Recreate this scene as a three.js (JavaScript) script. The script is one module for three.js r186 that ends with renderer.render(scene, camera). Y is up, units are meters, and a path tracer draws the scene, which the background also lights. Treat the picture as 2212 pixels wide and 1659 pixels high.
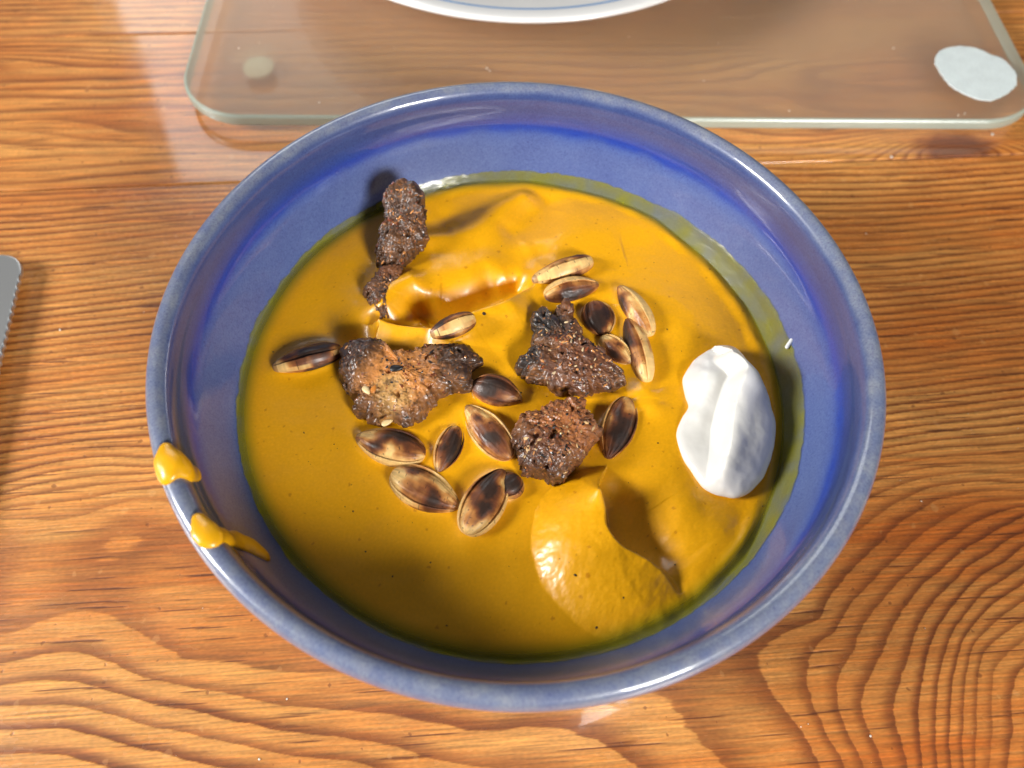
import * as THREE from 'three';
import { ImprovedNoise } from 'three/addons/math/ImprovedNoise.js';
import { mergeGeometries } from 'three/addons/utils/BufferGeometryUtils.js';
import { RectAreaLightUniformsLib } from 'three/addons/lights/RectAreaLightUniformsLib.js';

// ------------------------------------------------------------------ camera, light, exposure
const H = 0.068;                       // height of the bowl's rim above the table
const scene = new THREE.Scene();
const camera = new THREE.PerspectiveCamera(2 * Math.atan(829.5 / 1700) * 180 / Math.PI, 4 / 3, 0.01, 30);
camera.filmGauge = 7;                  // a phone's small sensor
camera.position.set(-0.001, H + 0.1616, 0.1133);
{
  const pitch = THREE.MathUtils.degToRad(59.634);
  camera.lookAt(camera.position.clone().add(new THREE.Vector3(0, -Math.sin(pitch), -Math.cos(pitch))));
  camera.rotateZ(THREE.MathUtils.degToRad(2.25));
}
camera.focus = 0.214;
camera.userData.fStop = 2.2;
camera.updateMatrixWorld(true);

const renderer = new THREE.WebGLRenderer({ antialias: true });
renderer.toneMapping = THREE.LinearToneMapping;
renderer.toneMappingExposure = 1.0;
renderer.shadowMap.enabled = true;
scene.background = new THREE.Color(0.042, 0.042, 0.043);   // dim even light of the place

RectAreaLightUniformsLib.init();
function windowLight(name, label, at, aim, w, h, radiance, color, bars) {
  const g = new THREE.Group(); g.name = name; g.position.set(...at); g.lookAt(...aim);
  g.userData = { label, category: 'window' };
  const frameM = new THREE.MeshStandardMaterial({ color: 0xd8d6d0, roughness: 0.5 });
  const paneM = new THREE.MeshStandardMaterial({ color: 0x222222, emissive: new THREE.Color(...color), emissiveIntensity: radiance * 0.25, roughness: 0.3 });
  const t = 0.05;
  for (const [x, y, bw, bh] of [[0, h / 2 + t / 2, w + 2 * t, t], [0, -h / 2 - t / 2, w + 2 * t, t], [-w / 2 - t / 2, 0, t, h], [w / 2 + t / 2, 0, t, h]]) {
    const m = new THREE.Mesh(new THREE.BoxGeometry(bw, bh, 0.06), frameM); m.name = 'frame'; m.position.set(x, y, 0); g.add(m);
  }
  const pane = new THREE.Mesh(new THREE.BoxGeometry(w, h, 0.01), paneM); pane.name = 'pane'; pane.position.z = -0.01; g.add(pane);
  const l = new THREE.RectAreaLight(new THREE.Color(...color), radiance, w, h);
  l.position.set(0, 0, 0.004); l.rotation.y = Math.PI; g.add(l);
  scene.add(g);
  return g;
}
windowLight('window', 'bright window letting in light from the side of the knife', [-1.68, 0.95, 0.36], [0, 0.05, 0], 0.5, 0.55, 50, [1, 0.985, 0.96]);
windowLight('window_001', 'bright window letting in light from behind the photographer', [0.98, 0.99, 1.45], [0, 0.05, 0], 0.46, 0.46, 58, [1, 0.98, 0.95]);
windowLight('window_002', 'wide window standing beyond the white plate', [-0.66, 1.22, -1.75], [-0.66, 1.0, 0], 0.84, 0.9, 3.0, [0.95, 0.98, 1]);

// ------------------------------------------------------------------ helpers
const N3 = new ImprovedNoise(), nz = (x, y, z = 0) => N3.noise(x + 31.7, y + 17.3, z + 5.1);
const fbm = (x, y, z = 0, o = 4) => { let s = 0, a = 1, t = 0; for (let i = 0; i < o; i++) { s += a * nz(x, y, z); t += a; a *= 0.5; x *= 2.03; y *= 2.03; z *= 2.03; } return s / t; };
let seed = 12345; const rnd = () => { seed = (seed * 1664525 + 1013904223) >>> 0; return seed / 4294967296; };
const clamp = THREE.MathUtils.clamp, lerp = THREE.MathUtils.lerp, sstep = (a, b, x) => { const t = clamp((x - a) / (b - a), 0, 1); return t * t * (3 - 2 * t); };
const gauss = (x, s) => Math.exp(-(x * x) / (2 * s * s));
const lin = (r, g, b) => [r, g, b].map((c) => { c /= 255; return c <= 0.04045 ? c / 12.92 : ((c + 0.055) / 1.055) ** 2.4; });
const mix3 = (a, b, t) => [a[0] + (b[0] - a[0]) * t, a[1] + (b[1] - a[1]) * t, a[2] + (b[2] - a[2]) * t];
const V = (x, y, z) => new THREE.Vector3(x, y, z);
// A place in the photograph (its width taken as 2212) to a direction, and to the point at a given height.
function rayOf(px, py) {
  const tx = Math.tan(camera.fov * Math.PI / 360);
  return V((px - 1106) / 829.5 * tx, -(py - 829.5) / 829.5 * tx, -1).normalize().applyQuaternion(camera.quaternion);
}
function at(px, py, y) { const d = rayOf(px, py), t = (y - camera.position.y) / d.y; return camera.position.clone().addScaledVector(d, t); }

function shade(o) { o.traverse((m) => { if (m.isMesh) { m.castShadow = true; m.receiveShadow = true; } }); return o; }
function tag(o, label, category, group, kind) { o.userData.label = label; o.userData.category = category; if (group) o.userData.group = group; if (kind) o.userData.kind = kind; return o; }
function thing(name, label, category, group) { const g = new THREE.Group(); g.name = name; tag(g, label, category, group); scene.add(g); return g; }
function part(name, geo, mat, parent = scene) { const m = new THREE.Mesh(geo, mat); m.name = name; m.castShadow = m.receiveShadow = true; parent.add(m); return m; }
function geoOf(pos, idx, opt = {}) {
  const g = new THREE.BufferGeometry();
  g.setAttribute('position', new THREE.BufferAttribute(pos instanceof Float32Array ? pos : new Float32Array(pos), 3));
  g.setIndex(idx);
  if (opt.uv) g.setAttribute('uv', new THREE.BufferAttribute(new Float32Array(opt.uv), 2));
  if (opt.color) g.setAttribute('color', new THREE.BufferAttribute(new Float32Array(opt.color), opt.cs || 3));
  g.computeVertexNormals();
  return g;
}
function dataTex(w, h, fn, srgb = true) {            // fn(u, v) -> [r, g, b] in 0..255
  const d = new Uint8Array(w * h * 4);
  for (let j = 0, k = 0; j < h; j++) for (let i = 0; i < w; i++, k += 4) {
    const c = fn((i + 0.5) / w, (j + 0.5) / h);
    d[k] = clamp(c[0], 0, 255); d[k + 1] = clamp(c[1], 0, 255); d[k + 2] = clamp(c[2], 0, 255); d[k + 3] = 255;
  }
  const t = new THREE.DataTexture(d, w, h); t.magFilter = THREE.LinearFilter; t.minFilter = THREE.LinearMipmapLinearFilter; t.generateMipmaps = true;
  t.wrapS = t.wrapT = THREE.MirroredRepeatWrapping; if (srgb) t.colorSpace = THREE.SRGBColorSpace; t.needsUpdate = true;
  return t;
}
function segDist(px, pz, line) {                     // nearest point of a polyline: [signed distance (left of the walk positive), 0..1 along]
  let best = 1e9, sd = 0, tt = 0; const n = line.length - 1;
  for (let i = 0; i < n; i++) {
    const ax = line[i].x, az = line[i].z, bx = line[i + 1].x - ax, bz = line[i + 1].z - az;
    const t = clamp(((px - ax) * bx + (pz - az) * bz) / (bx * bx + bz * bz), 0, 1), dx = px - ax - bx * t, dz = pz - az - bz * t, d = Math.hypot(dx, dz);
    if (d < best) { best = d; sd = (bx * dz - bz * dx) < 0 ? d : -d; tt = (i + t) / n; }
  }
  return [sd, tt];
}
const curve = (pts, n) => new THREE.CatmullRomCurve3(pts, false, 'centripetal').getPoints(n);

// ------------------------------------------------------------------ the table: planks with grain
const table = thing('table', 'orange varnished pine table top of wide planks', 'table');
const seamA = at(0, 412, 0), seamB = at(2212, 333, 0);
const e1 = seamB.clone().sub(seamA).normalize(), e2 = V(-e1.z, 0, e1.x);       // along the planks, and across them towards the viewer
const O = seamA.clone().addScaledVector(e1, -seamA.dot(e1));
const toPlank = (p) => [p.clone().sub(O).dot(e1), p.clone().sub(O).dot(e2)];
const seamTop = toPlank(at(150, 78, 0))[1];                                      // the next seam away from the viewer

function tps(pts) {                                   // smooth field through [x, y, value]
  const n = pts.length, m = n + 3, A = [], b = [];
  const U = (r2) => r2 > 1e-14 ? r2 * Math.log(r2) : 0, S = 10;
  for (let i = 0; i < m; i++) {
    const r = new Float64Array(m);
    if (i < n) {
      for (let j = 0; j < n; j++) { const dx = (pts[i][0] - pts[j][0]) * S, dy = (pts[i][1] - pts[j][1]) * S; r[j] = U(dx * dx + dy * dy); }
      r[i] += 0.0008; r[n] = 1; r[n + 1] = pts[i][0] * S; r[n + 2] = pts[i][1] * S; b.push(pts[i][2]);
    } else { for (let j = 0; j < n; j++) r[j] = i === n ? 1 : pts[j][i - n - 1] * S; b.push(0); }
    A.push(r);
  }
  for (let c = 0; c < m; c++) {
    let p = c; for (let r = c + 1; r < m; r++) if (Math.abs(A[r][c]) > Math.abs(A[p][c])) p = r;
    [A[c], A[p]] = [A[p], A[c]]; [b[c], b[p]] = [b[p], b[c]];
    for (let r = c + 1; r < m; r++) { const f = A[r][c] / A[c][c]; if (!f) continue; for (let k = c; k < m; k++) A[r][k] -= f * A[c][k]; b[r] -= f * b[c]; }
  }
  const w = new Float64Array(m);
  for (let c = m - 1; c >= 0; c--) { let s = b[c]; for (let k = c + 1; k < m; k++) s -= A[c][k] * w[k]; w[c] = s / A[c][c]; }
  return (x, y) => { let s = w[n] + w[n + 1] * x * S + w[n + 2] * y * S; for (let j = 0; j < n; j++) { const dx = (x - pts[j][0]) * S, dy = (y - pts[j][1]) * S; s += w[j] * U(dx * dx + dy * dy); } return s; };
}
function gridded(fn, x0, x1, y0, y1, nx, ny) {
  const a = new Float32Array((nx + 1) * (ny + 1));
  for (let j = 0; j <= ny; j++) for (let i = 0; i <= nx; i++) a[j * (nx + 1) + i] = fn(lerp(x0, x1, i / nx), lerp(y0, y1, j / ny));
  return (x, y) => {
    const u = clamp((x - x0) / (x1 - x0), 0, 0.99999) * nx, v = clamp((y - y0) / (y1 - y0), 0, 0.99999) * ny, i = Math.floor(u), j = Math.floor(v), s = u - i, t = v - j, k = j * (nx + 1) + i;
    return (a[k] * (1 - s) + a[k + 1] * s) * (1 - t) + (a[k + nx + 1] * (1 - s) + a[k + nx + 2] * s) * t;
  };
}
// growth rings of the near plank, read off the photograph: [ring, x, y, x, y, ...]
const ringLines = [
  [0, 0, 412, 500, 392, 1106, 372, 1640, 352, 2212, 333], [10, 0, 560, 450, 510], [19, 0, 700, 370, 655], [28.5, 0, 850, 320, 810], [35, 0, 960, 320, 920], [39, 0, 1050, 330, 1010],
  [11, 1100, 540, 1900, 520, 2212, 490], [24, 1100, 760, 1900, 730, 2212, 695], [36, 1100, 950, 1900, 935, 2212, 895], [41, 1400, 1080, 1900, 1035, 2212, 1000], [43, 1300, 1250, 1960, 1075, 2212, 1045],
  [41, 0, 1085, 340, 1035, 600, 1000], [43, 0, 1121, 156, 1117, 208, 1104, 278, 1083, 600, 1060, 1000, 1150], [43.6, 60, 1240, 330, 1240, 600, 1330, 900, 1400],
  [44, 0, 1371, 104, 1340, 191, 1322, 264, 1347, 330, 1388, 417, 1430, 590, 1451, 764, 1461, 1100, 1500], [45, 0, 1433, 104, 1413, 208, 1420, 295, 1458, 417, 1485, 590, 1520, 764, 1538, 887, 1551, 1130, 1572, 1234, 1583],
  [46, 0, 1482, 104, 1472, 208, 1485, 295, 1510, 417, 1537, 590, 1576, 764, 1600, 887, 1624, 990, 1652], [47, 0, 1524, 139, 1524, 243, 1544, 382, 1579, 555, 1617, 764, 1645], [48, 0, 1579, 174, 1583, 312, 1621, 451, 1652], [49.6, 0, 1659],
  [44, 1420, 1500, 1638, 1416, 1656, 1465, 1687, 1517, 1739, 1586, 1774, 1655, 1666, 1385, 1770, 1340, 1784, 1305, 1836, 1239, 1930, 1142, 2016, 1083], [44, 1500, 1590, 1560, 1655],
  [45, 1749, 1430, 1746, 1482, 1763, 1534, 1791, 1597, 1826, 1655, 1777, 1381, 1826, 1326, 1878, 1263, 1947, 1197, 2034, 1128, 2138, 1083],
  [46, 1840, 1416, 1812, 1517, 1833, 1586, 1867, 1655, 1860, 1361, 1912, 1291, 1982, 1222, 2069, 1156, 2173, 1104], [47, 1888, 1447, 1860, 1524, 1881, 1586, 1906, 1655, 1937, 1343, 1999, 1257, 2086, 1184, 2212, 1114],
  [48, 1965, 1416, 1933, 1517, 1944, 1586, 1965, 1655, 1985, 1354, 2062, 1257, 2138, 1198, 2212, 1152], [49, 2003, 1416, 1989, 1500, 1992, 1655, 2034, 1343, 2103, 1257, 2212, 1180], [50, 2041, 1416, 2024, 1517, 2027, 1655, 2079, 1336, 2212, 1222],
  [51, 2072, 1416, 2055, 1517, 2055, 1655], [52, 2096, 1416, 2083, 1517, 2083, 1655], [53, 2121, 1416, 2110, 1517, 2107, 1655], [54, 2173, 1416, 2142, 1517, 2138, 1655], [55, 2208, 1447, 2190, 1569],
];
const ringPts = [];
for (const [v, ...xy] of ringLines) for (let i = 0; i < xy.length; i += 2) ringPts.push([...toPlank(at(xy[i], xy[i + 1], 0)), v]);
const nearRings = gridded(tps(ringPts), -0.3, 0.3, -0.01, 0.29, 240, 120);
const knot = toPlank(at(2060, 318, 0)), tongue = toPlank(at(-30, 138, 0));
const midRings = (x, y) => {                            // plank between the two seams: x along, y from its near seam (negative)
  let p = y / 0.0062 + 2.2 * fbm(x * 6, y * 28, 3, 3) + 3.2 * nz(x * 2.3, 0.4, 1);
  const kx = (x - knot[0]) / 0.03, ky = (y - knot[1]) / 0.011, k = Math.exp(-(kx * kx + ky * ky));
  p += 7 * k + 2.2 * Math.exp(-((x - knot[0]) ** 2) / 0.008) * Math.sin((y - knot[1]) * 90);
  const tx = (x - tongue[0]) / 0.05, ty = (y - tongue[1]) / 0.009; p += 2.4 * Math.exp(-(tx * tx + ty * ty));
  return p;
};
const farRings = (x, y) => y / 0.0041 + 2.4 * fbm(x * 3, y * 16, 9, 3) + 1.2 * nz(x * 1.7, 2.2, 8);
const woodLight = [212, 148, 76], woodMid = [188, 108, 42], woodDark = [102, 46, 16];
function woodTex(rings, x0, x1, y0, y1, w, h, tone, knots = [], shadedNear = false) {
  const col = (u, v) => {
    const x = lerp(x0, x1, u), y = lerp(y0, y1, v);
    const fib = fbm(x * 45, y * 1500, 2, 3), fib2 = fbm(x * 160, y * 900, 7, 2), patch = fbm(x * 9, y * 26, 4, 3);
    const p = rings(x, y) + 0.10 * fbm(x * 60, y * 300, 1, 2) + 0.05 * fib;
    const f = p - Math.floor(p), ring = Math.floor(p), s = clamp(0.55 + 0.45 * Math.sin(ring * 12.9898) + 0.9 * nz(x * 14, ring * 3.7, 2), -0.6, 1.1);
    let dark = sstep(0.30, 0.94, f) ** 1.5 * (1 - sstep(0.955, 1.0, f)) * (0.55 + 0.45 * s);
    let c = mix3(woodLight, woodMid, clamp(0.42 + 1.1 * patch + 0.6 * fib + 0.5 * fbm(x * 20, y * 240, 14, 2) + tone + (shadedNear ? 0.3 * sstep(43, 44.5, ring + f) * sstep(0.02, 0.07, x) : 0), 0, 1.25));  // shade on the table put into the colour: near plank's right-hand rings darkened
    c = mix3(c, woodDark, clamp(dark * (shadedNear ? 0.74 : 0.58) + 0.16 * Math.max(0, fib2), 0, 1));
    for (const [kx, ky, ka, kb] of knots) { const d = Math.hypot((x - kx) / ka, (y - ky) / kb) + 0.25 * fbm(x * 120, y * 240, 5, 2); c = mix3(c, [92, 40, 14], 0.75 * (1 - sstep(0.5, 1.15, d))); }
    const g = 1 + 0.26 * fib + 0.20 * nz(x * 70, y * 1700, 23) + 0.10 * nz(x * 700, y * 2600, 3);
    let r = [c[0] * g, c[1] * g, c[2] * g];
    const po = nz(x * 34 + 9, y * 1250 + 3 * nz(x * 8, y * 20, 2), 6);                 // open pores: short dark dashes along the grain
    if (po > 0.47) r = mix3(r, [74, 34, 16], clamp((po - 0.47) * 6, 0, 0.7));
    const dent = nz(x * 420, y * 420, 33); if (dent > 0.66) r = mix3(r, [96, 50, 22], 0.45);
    const sc = nz(x * 260, y * 200, 12); if (sc > 0.62) r = mix3(r, [226, 176, 120], 0.25);
    return r;
  };
  const map = dataTex(w, h, col);
  return map;
}
function glossTex(x0, x1, y0, y1, w, h, wet, base = 84) {          // varnish: mottled, smoother where it has been wiped
  return dataTex(w, h, (u, v) => {
    const x = lerp(x0, x1, u), y = lerp(y0, y1, v);
    let g = base + 50 * fbm(x * 30, y * 60, 2, 3) + 22 * nz(x * 300, y * 900, 1);
    for (const [wx, wy, a, b] of wet) { const d = Math.hypot((x - wx) / a, (y - wy) / b) + 1.7 * fbm(x * 260, y * 620, 5, 3); if (d < 1) g = lerp(6, g, sstep(0.82, 1, d)); }
    return [g, g, g];
  }, false);
}
function plankGeo(x0, x1, y0, y1, tx0, tx1, ty0, ty1) {  // rounded long edges; uv in the texture's metres
  const r = 0.0006, t = 0.024, prof = [[y0, -t]];
  for (let k = 0; k <= 5; k++) { const a = k / 5 * Math.PI / 2; prof.push([y0 + r - r * Math.cos(a), -r + r * Math.sin(a)]); }
  for (let k = 0; k <= 5; k++) { const a = k / 5 * Math.PI / 2; prof.push([y1 - r + r * Math.sin(a), -r + r * Math.cos(a)]); }
  prof.push([y1, -t]);
  const pos = [], uv = [], idx = [], n = prof.length;
  for (const x of [x0, x1]) for (const [y, h] of prof) { const p = O.clone().addScaledVector(e1, x).addScaledVector(e2, y); pos.push(p.x, h, p.z); uv.push((x - tx0) / (tx1 - tx0), (y - ty0) / (ty1 - ty0)); }
  for (let i = 0; i < n - 1; i++) idx.push(i, i + 1, n + i, n + i, i + 1, n + i + 1);
  for (let i = 1; i < n - 1; i++) { idx.push(0, i + 1, i, n, n + i, n + i + 1); }
  idx.push(0, n, n - 1, n, 2 * n - 1, n - 1);
  const g = geoOf(pos, idx, { uv });
  return g;
}
const woodM = (map, gloss) => new THREE.MeshPhysicalMaterial({ map, roughness: 0.5, clearcoat: 1, clearcoatRoughness: 0.75, clearcoatRoughnessMap: gloss, bumpMap: map, bumpScale: 0.00022 });
{
  const wet = [[...toPlank(at(1295, 1570, 0)), 0.009, 0.009], [...toPlank(at(905, 1535, 0)), 0.004, 0.012], [...toPlank(at(170, 1615, 0)), 0.017, 0.006]];
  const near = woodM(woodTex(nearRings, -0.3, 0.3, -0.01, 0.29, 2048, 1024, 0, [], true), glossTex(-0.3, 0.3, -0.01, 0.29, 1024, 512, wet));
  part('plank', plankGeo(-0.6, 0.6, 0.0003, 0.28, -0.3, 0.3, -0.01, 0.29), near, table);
  const mid = woodM(woodTex(midRings, -0.3, 0.3, seamTop - 0.005, 0.005, 1536, 384, -0.08, [[knot[0], knot[1], 0.02, 0.009]]), glossTex(-0.3, 0.3, seamTop - 0.005, 0.005, 768, 192, [], 22));
  part('plank', plankGeo(-0.6, 0.6, seamTop + 0.0003, -0.0003, -0.3, 0.3, seamTop - 0.005, 0.005), mid, table);
  const far = woodM(woodTex(farRings, -0.3, 0.3, seamTop - 0.15, seamTop + 0.005, 1024, 320, -0.12), glossTex(-0.3, 0.3, seamTop - 0.15, seamTop + 0.005, 512, 128, [], 22));
  part('plank', plankGeo(-0.6, 0.6, seamTop - 0.145, seamTop - 0.0003, -0.3, 0.3, seamTop - 0.15, seamTop + 0.005), far, table);
  part('plank', plankGeo(-0.6, 0.6, seamTop - 0.29, seamTop - 0.1456, -0.3, 0.3, seamTop - 0.29, seamTop - 0.14), far, table);
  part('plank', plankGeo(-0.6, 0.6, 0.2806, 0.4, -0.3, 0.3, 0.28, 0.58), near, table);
}

// ------------------------------------------------------------------ the bowl
const innerPts = [[0, H - 0.053], [0.03, H - 0.0525], [0.05, H - 0.050], [0.062, H - 0.0455], [0.069, H - 0.0395], [0.0737, H - 0.033], [0.0775, H - 0.027], [0.0797, H - 0.0225], [0.0822, H - 0.0165], [0.0840, H - 0.0123], [0.0847, H - 0.0085], [0.0849, H - 0.0055]];
const lipPts = [[0.0854, H - 0.0026], [0.0864, H - 0.0008], [0.0882, H], [0.0899, H - 0.0006], [0.0909, H - 0.0026]];
const outerPts = [[0.0906, H - 0.006], [0.0890, H - 0.014], [0.084, H - 0.030], [0.074, H - 0.046], [0.058, H - 0.058], [0.046, 0.006], [0.043, 0.004], [0.042, 0.0012], [0.041, 0], [0.038, 0], [0.037, 0.0012], [0.0365, 0.006], [0, 0.008]];
const wallR = (y) => { for (let i = innerPts.length - 1; i > 0; i--) { const a = innerPts[i - 1], b = innerPts[i]; if (y <= b[1] && y >= a[1]) return lerp(a[0], b[0], (y - a[1]) / (b[1] - a[1])); } return y > H - 0.006 ? 0.085 : 0; };
const wallY = (r) => { for (let i = 1; i < innerPts.length; i++) { const a = innerPts[i - 1], b = innerPts[i]; if (r <= b[0]) return lerp(a[1], b[1], (r - a[0]) / (b[0] - a[0])); } return H; };
{
  const c = new THREE.CatmullRomCurve3([...innerPts, ...lipPts, ...outerPts].map(([r, y]) => V(r, y, 0)), false, 'centripetal');
  const prof = c.getPoints(240), na = 360, pos = [], uv = [], idx = [], n = prof.length;
  let len = 0; const s = prof.map((p, i) => (len += i ? p.distanceTo(prof[i - 1]) : 0));
  const info = prof.map((p, i) => [s[i] / len, Math.max(0, p.x), p.y]);
  for (let j = 0; j <= na; j++) for (let i = 0; i < n; i++) {
    const a = j / na * Math.PI * 2, r = Math.max(0, prof[i].x) * (1 + 0.0016 * Math.sin(2 * a + 1) + 0.0008 * Math.sin(5 * a)); pos.push(r * Math.cos(a), prof[i].y, r * Math.sin(a)); uv.push(j / na, s[i] / len);
  }
  for (let j = 0; j < na; j++) for (let i = 0; i < n - 1; i++) { const k = j * n + i; idx.push(k, k + 1, k + n, k + n, k + 1, k + n + 1); }
  const iRing = info.find((q) => q[1] > 0.0838)[0], iTop = info.reduce((a, b) => b[2] > a[2] ? b : a)[0];
  const wall = [84, 100, 150], cobalt = [36, 62, 150], collar = [60, 76, 126], lip = [102, 112, 142], outer = [112, 134, 182];
  const tex = dataTex(2048, 1024, (u, v) => {
    const a = u * Math.PI * 2, X = Math.cos(a) * 4, Z = Math.sin(a) * 4, d = (v - iRing) * len, t = (v - iTop) * len;   // metres along the profile from the ring and from the top of the lip
    const m = fbm(X * 2, Z * 2, v * 30, 3), fine = nz(X * 42, Z * 42, v * len * 1700), fine2 = nz(X * 90, Z * 90, v * len * 3600);
    let col = mix3(wall, collar, sstep(-0.001, 0.0015, d));
    col = mix3(col, cobalt, clamp((gauss(d + 0.0004 + 0.001 * m, 0.0011) * 0.6 + 0.55 * gauss(d - 0.0006 + 0.001 * m, 0.0026)) * (0.85 + 0.5 * m), 0, 1));
    col = mix3(col, mix3(lip, [126, 131, 146], clamp(0.5 + 1.2 * fbm(X * 5, Z * 5, v * 60, 3), 0, 1)), sstep(-0.0040, -0.0014, t + 0.0008 * m));
    col = mix3(col, outer, sstep(0.0025, 0.006, t));
    let g = 1 + 0.15 * fine + 0.15 * fine2 + 0.10 * m;
    if (fine2 > 0.52) g *= 0.72; if (fine > 0.6) g *= 0.85;
    return [col[0] * g, col[1] * g, col[2] * (0.5 + 0.5 * g)];
  });
  tex.wrapS = THREE.RepeatWrapping; tex.wrapT = THREE.ClampToEdgeWrapping;
  const m = new THREE.MeshPhysicalMaterial({ map: tex, roughness: 0.35, clearcoat: 1, clearcoatRoughness: 0.06, bumpMap: tex, bumpScale: 0.00006 });
  tag(part('bowl', geoOf(pos, idx, { uv }), m), 'deep blue glazed stoneware bowl with grey rim, full of soup', 'bowl');
}

// ------------------------------------------------------------------ things in the soup, listed first so that the soup can rise round them
const YS = H - 0.0285;                                   // level of the soup
const S = (px, py, h = 0) => at(px, py, YS + h);
// pumpkin seeds: [x1, y1 (blunt end), x2, y2 (pointed end), width mm, thickness mm, roll degrees, height mm, toast, label]
const SEEDS = [
  [738, 756, 590, 795, 8.8, 5.2, 42, 1.6, 0.60, 'pumpkin seed with a black upper side, alone near the dark wall of the bowl', 3],
  [1026, 716, 934, 752, 7.0, 4.8, 56, 1.8, 0.66, 'narrow brown pumpkin seed behind the widest piece of bread', 5],
  [1278, 566, 1150, 610, 7.6, 5.2, 58, 1.8, 0.44, 'cream pumpkin seed with a dark patch lying alongside the orange-streaked seed', 9],
  [1176, 642, 1292, 615, 7.4, 5.0, 56, 1.8, 0.48, 'orange-streaked pumpkin seed at the horn of the charred triangular bread', 11],
  [1284, 652, 1304, 727, 9.0, 3.8, -8, 1.2, 0.76, 'round blackened pumpkin seed between bread and two slim seeds', 14],
  [1406, 726, 1338, 620, 7.0, 4.8, -56, 1.6, 0.38, 'slim cream pumpkin seed with a brown tip', 17],
  [1398, 826, 1356, 690, 7.6, 4.8, -60, 1.4, 0.58, 'slim brown pumpkin seed with one black edge', 20],
  [1299, 730, 1364, 786, 6.0, 4.4, 24, 1.5, 0.16, 'small pale cream pumpkin seed touching the round blackened seed', 23],
  [1022, 836, 1126, 868, 8.8, 5.6, 32, 1.9, 0.62, 'plump pumpkin seed with dark top between the widest bread and triangular bread', 26],
  [1104, 990, 1006, 878, 8.4, 4.2, -14, 1.8, 0.40, 'cream pumpkin seed with brown stripe leaning on the rough brown bread', 29],
  [917, 985, 770, 944, 9.4, 4.6, 6, 1.8, 0.50, 'large pumpkin seed, half burnt and half cream, against the widest bread', 32],
  [988, 922, 946, 1020, 6.4, 3.4, -12, 1.0, 0.68, 'slender brown pumpkin seed lying between three larger paler seeds', 35],
  [1356, 862, 1312, 990, 8.4, 4.0, -8, 1.4, 0.70, 'pumpkin seed with flaking black skin next to the rough brown bread', 38],
  [848, 1022, 990, 1096, 9.8, 4.8, -6, 1.6, 0.32, 'large cream pumpkin seed with one brown end', 41],
  [1006, 1154, 1088, 1018, 9.6, 5.0, 4, 2.2, 0.55, 'glossy pumpkin seed with black patches and cream rim', 44],
  [1120, 1030, 1078, 1072, 7.0, 3.4, 6, 0.4, 0.66, 'brown pumpkin seed mostly hidden beneath the glossy black-patched seed', 47],
];
for (const q of SEEDS) { q.a = S(q[0], q[1], 0.001); q.b = S(q[2], q[3], 0.001); q.c = q.a.clone().add(q.b).multiplyScalar(0.5); q.d = q.b.clone().sub(q.a); q.len = q.d.length(); q.d.normalize(); }

// ------------------------------------------------------------------ the soup
const crestT = curve([[818, 688, 5.5], [850, 697, 5.5], [905, 708, 5], [960, 712, 5], [990, 700, 5], [1010, 686, 5], [1060, 668, 4.5], [1095, 655, 4], [1130, 630, 3], [1175, 605, 1]].map(([x, y, h]) => S(x, y, h / 1000)), 60);
const crestTh = [5.6, 6.4, 6.8, 7.0, 7.2, 6.8, 6.2, 5.2, 3.0, 0.3];
const crestR = curve([[1292, 1050, 8], [1304, 1085, 7], [1310, 1135, 6.5], [1335, 1172, 6], [1388, 1203, 5.5], [1432, 1235, 4], [1466, 1282, 2.2]].map(([x, y, h]) => S(x, y, h / 1000)), 48);
const softR = curve([[1310, 1005], [1240, 1020], [1185, 1058], [1156, 1105], [1146, 1165], [1162, 1245], [1212, 1318], [1290, 1380], [1360, 1412], [1440, 1425], [1520, 1390], [1550, 1320], [1515, 1285], [1480, 1280]].map(([x, y]) => S(x, y, 0)), 70);
const polyR = [...softR, ...crestR.slice().reverse()], tipR = S(1292, 1055, 0.009), farR = S(1470, 1400, 0);
const inside = (x, z, P) => { let c = false; for (let i = 0, j = P.length - 1; i < P.length; j = i++) if ((P[i].z > z) !== (P[j].z > z) && x < (P[j].x - P[i].x) * (z - P[i].z) / (P[j].z - P[i].z) + P[i].x) c = !c; return c; };
const sample = (a, t) => { const u = clamp(t, 0, 0.9999) * (a.length - 1), i = Math.floor(u); return lerp(a[i], a[i + 1], u - i); };
const ridge = (pts, h, s) => ({ line: curve(pts.map(([x, y]) => S(x, y, h * 0.0005)), 24), h: h / 1000, s: s / 1000 });
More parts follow.
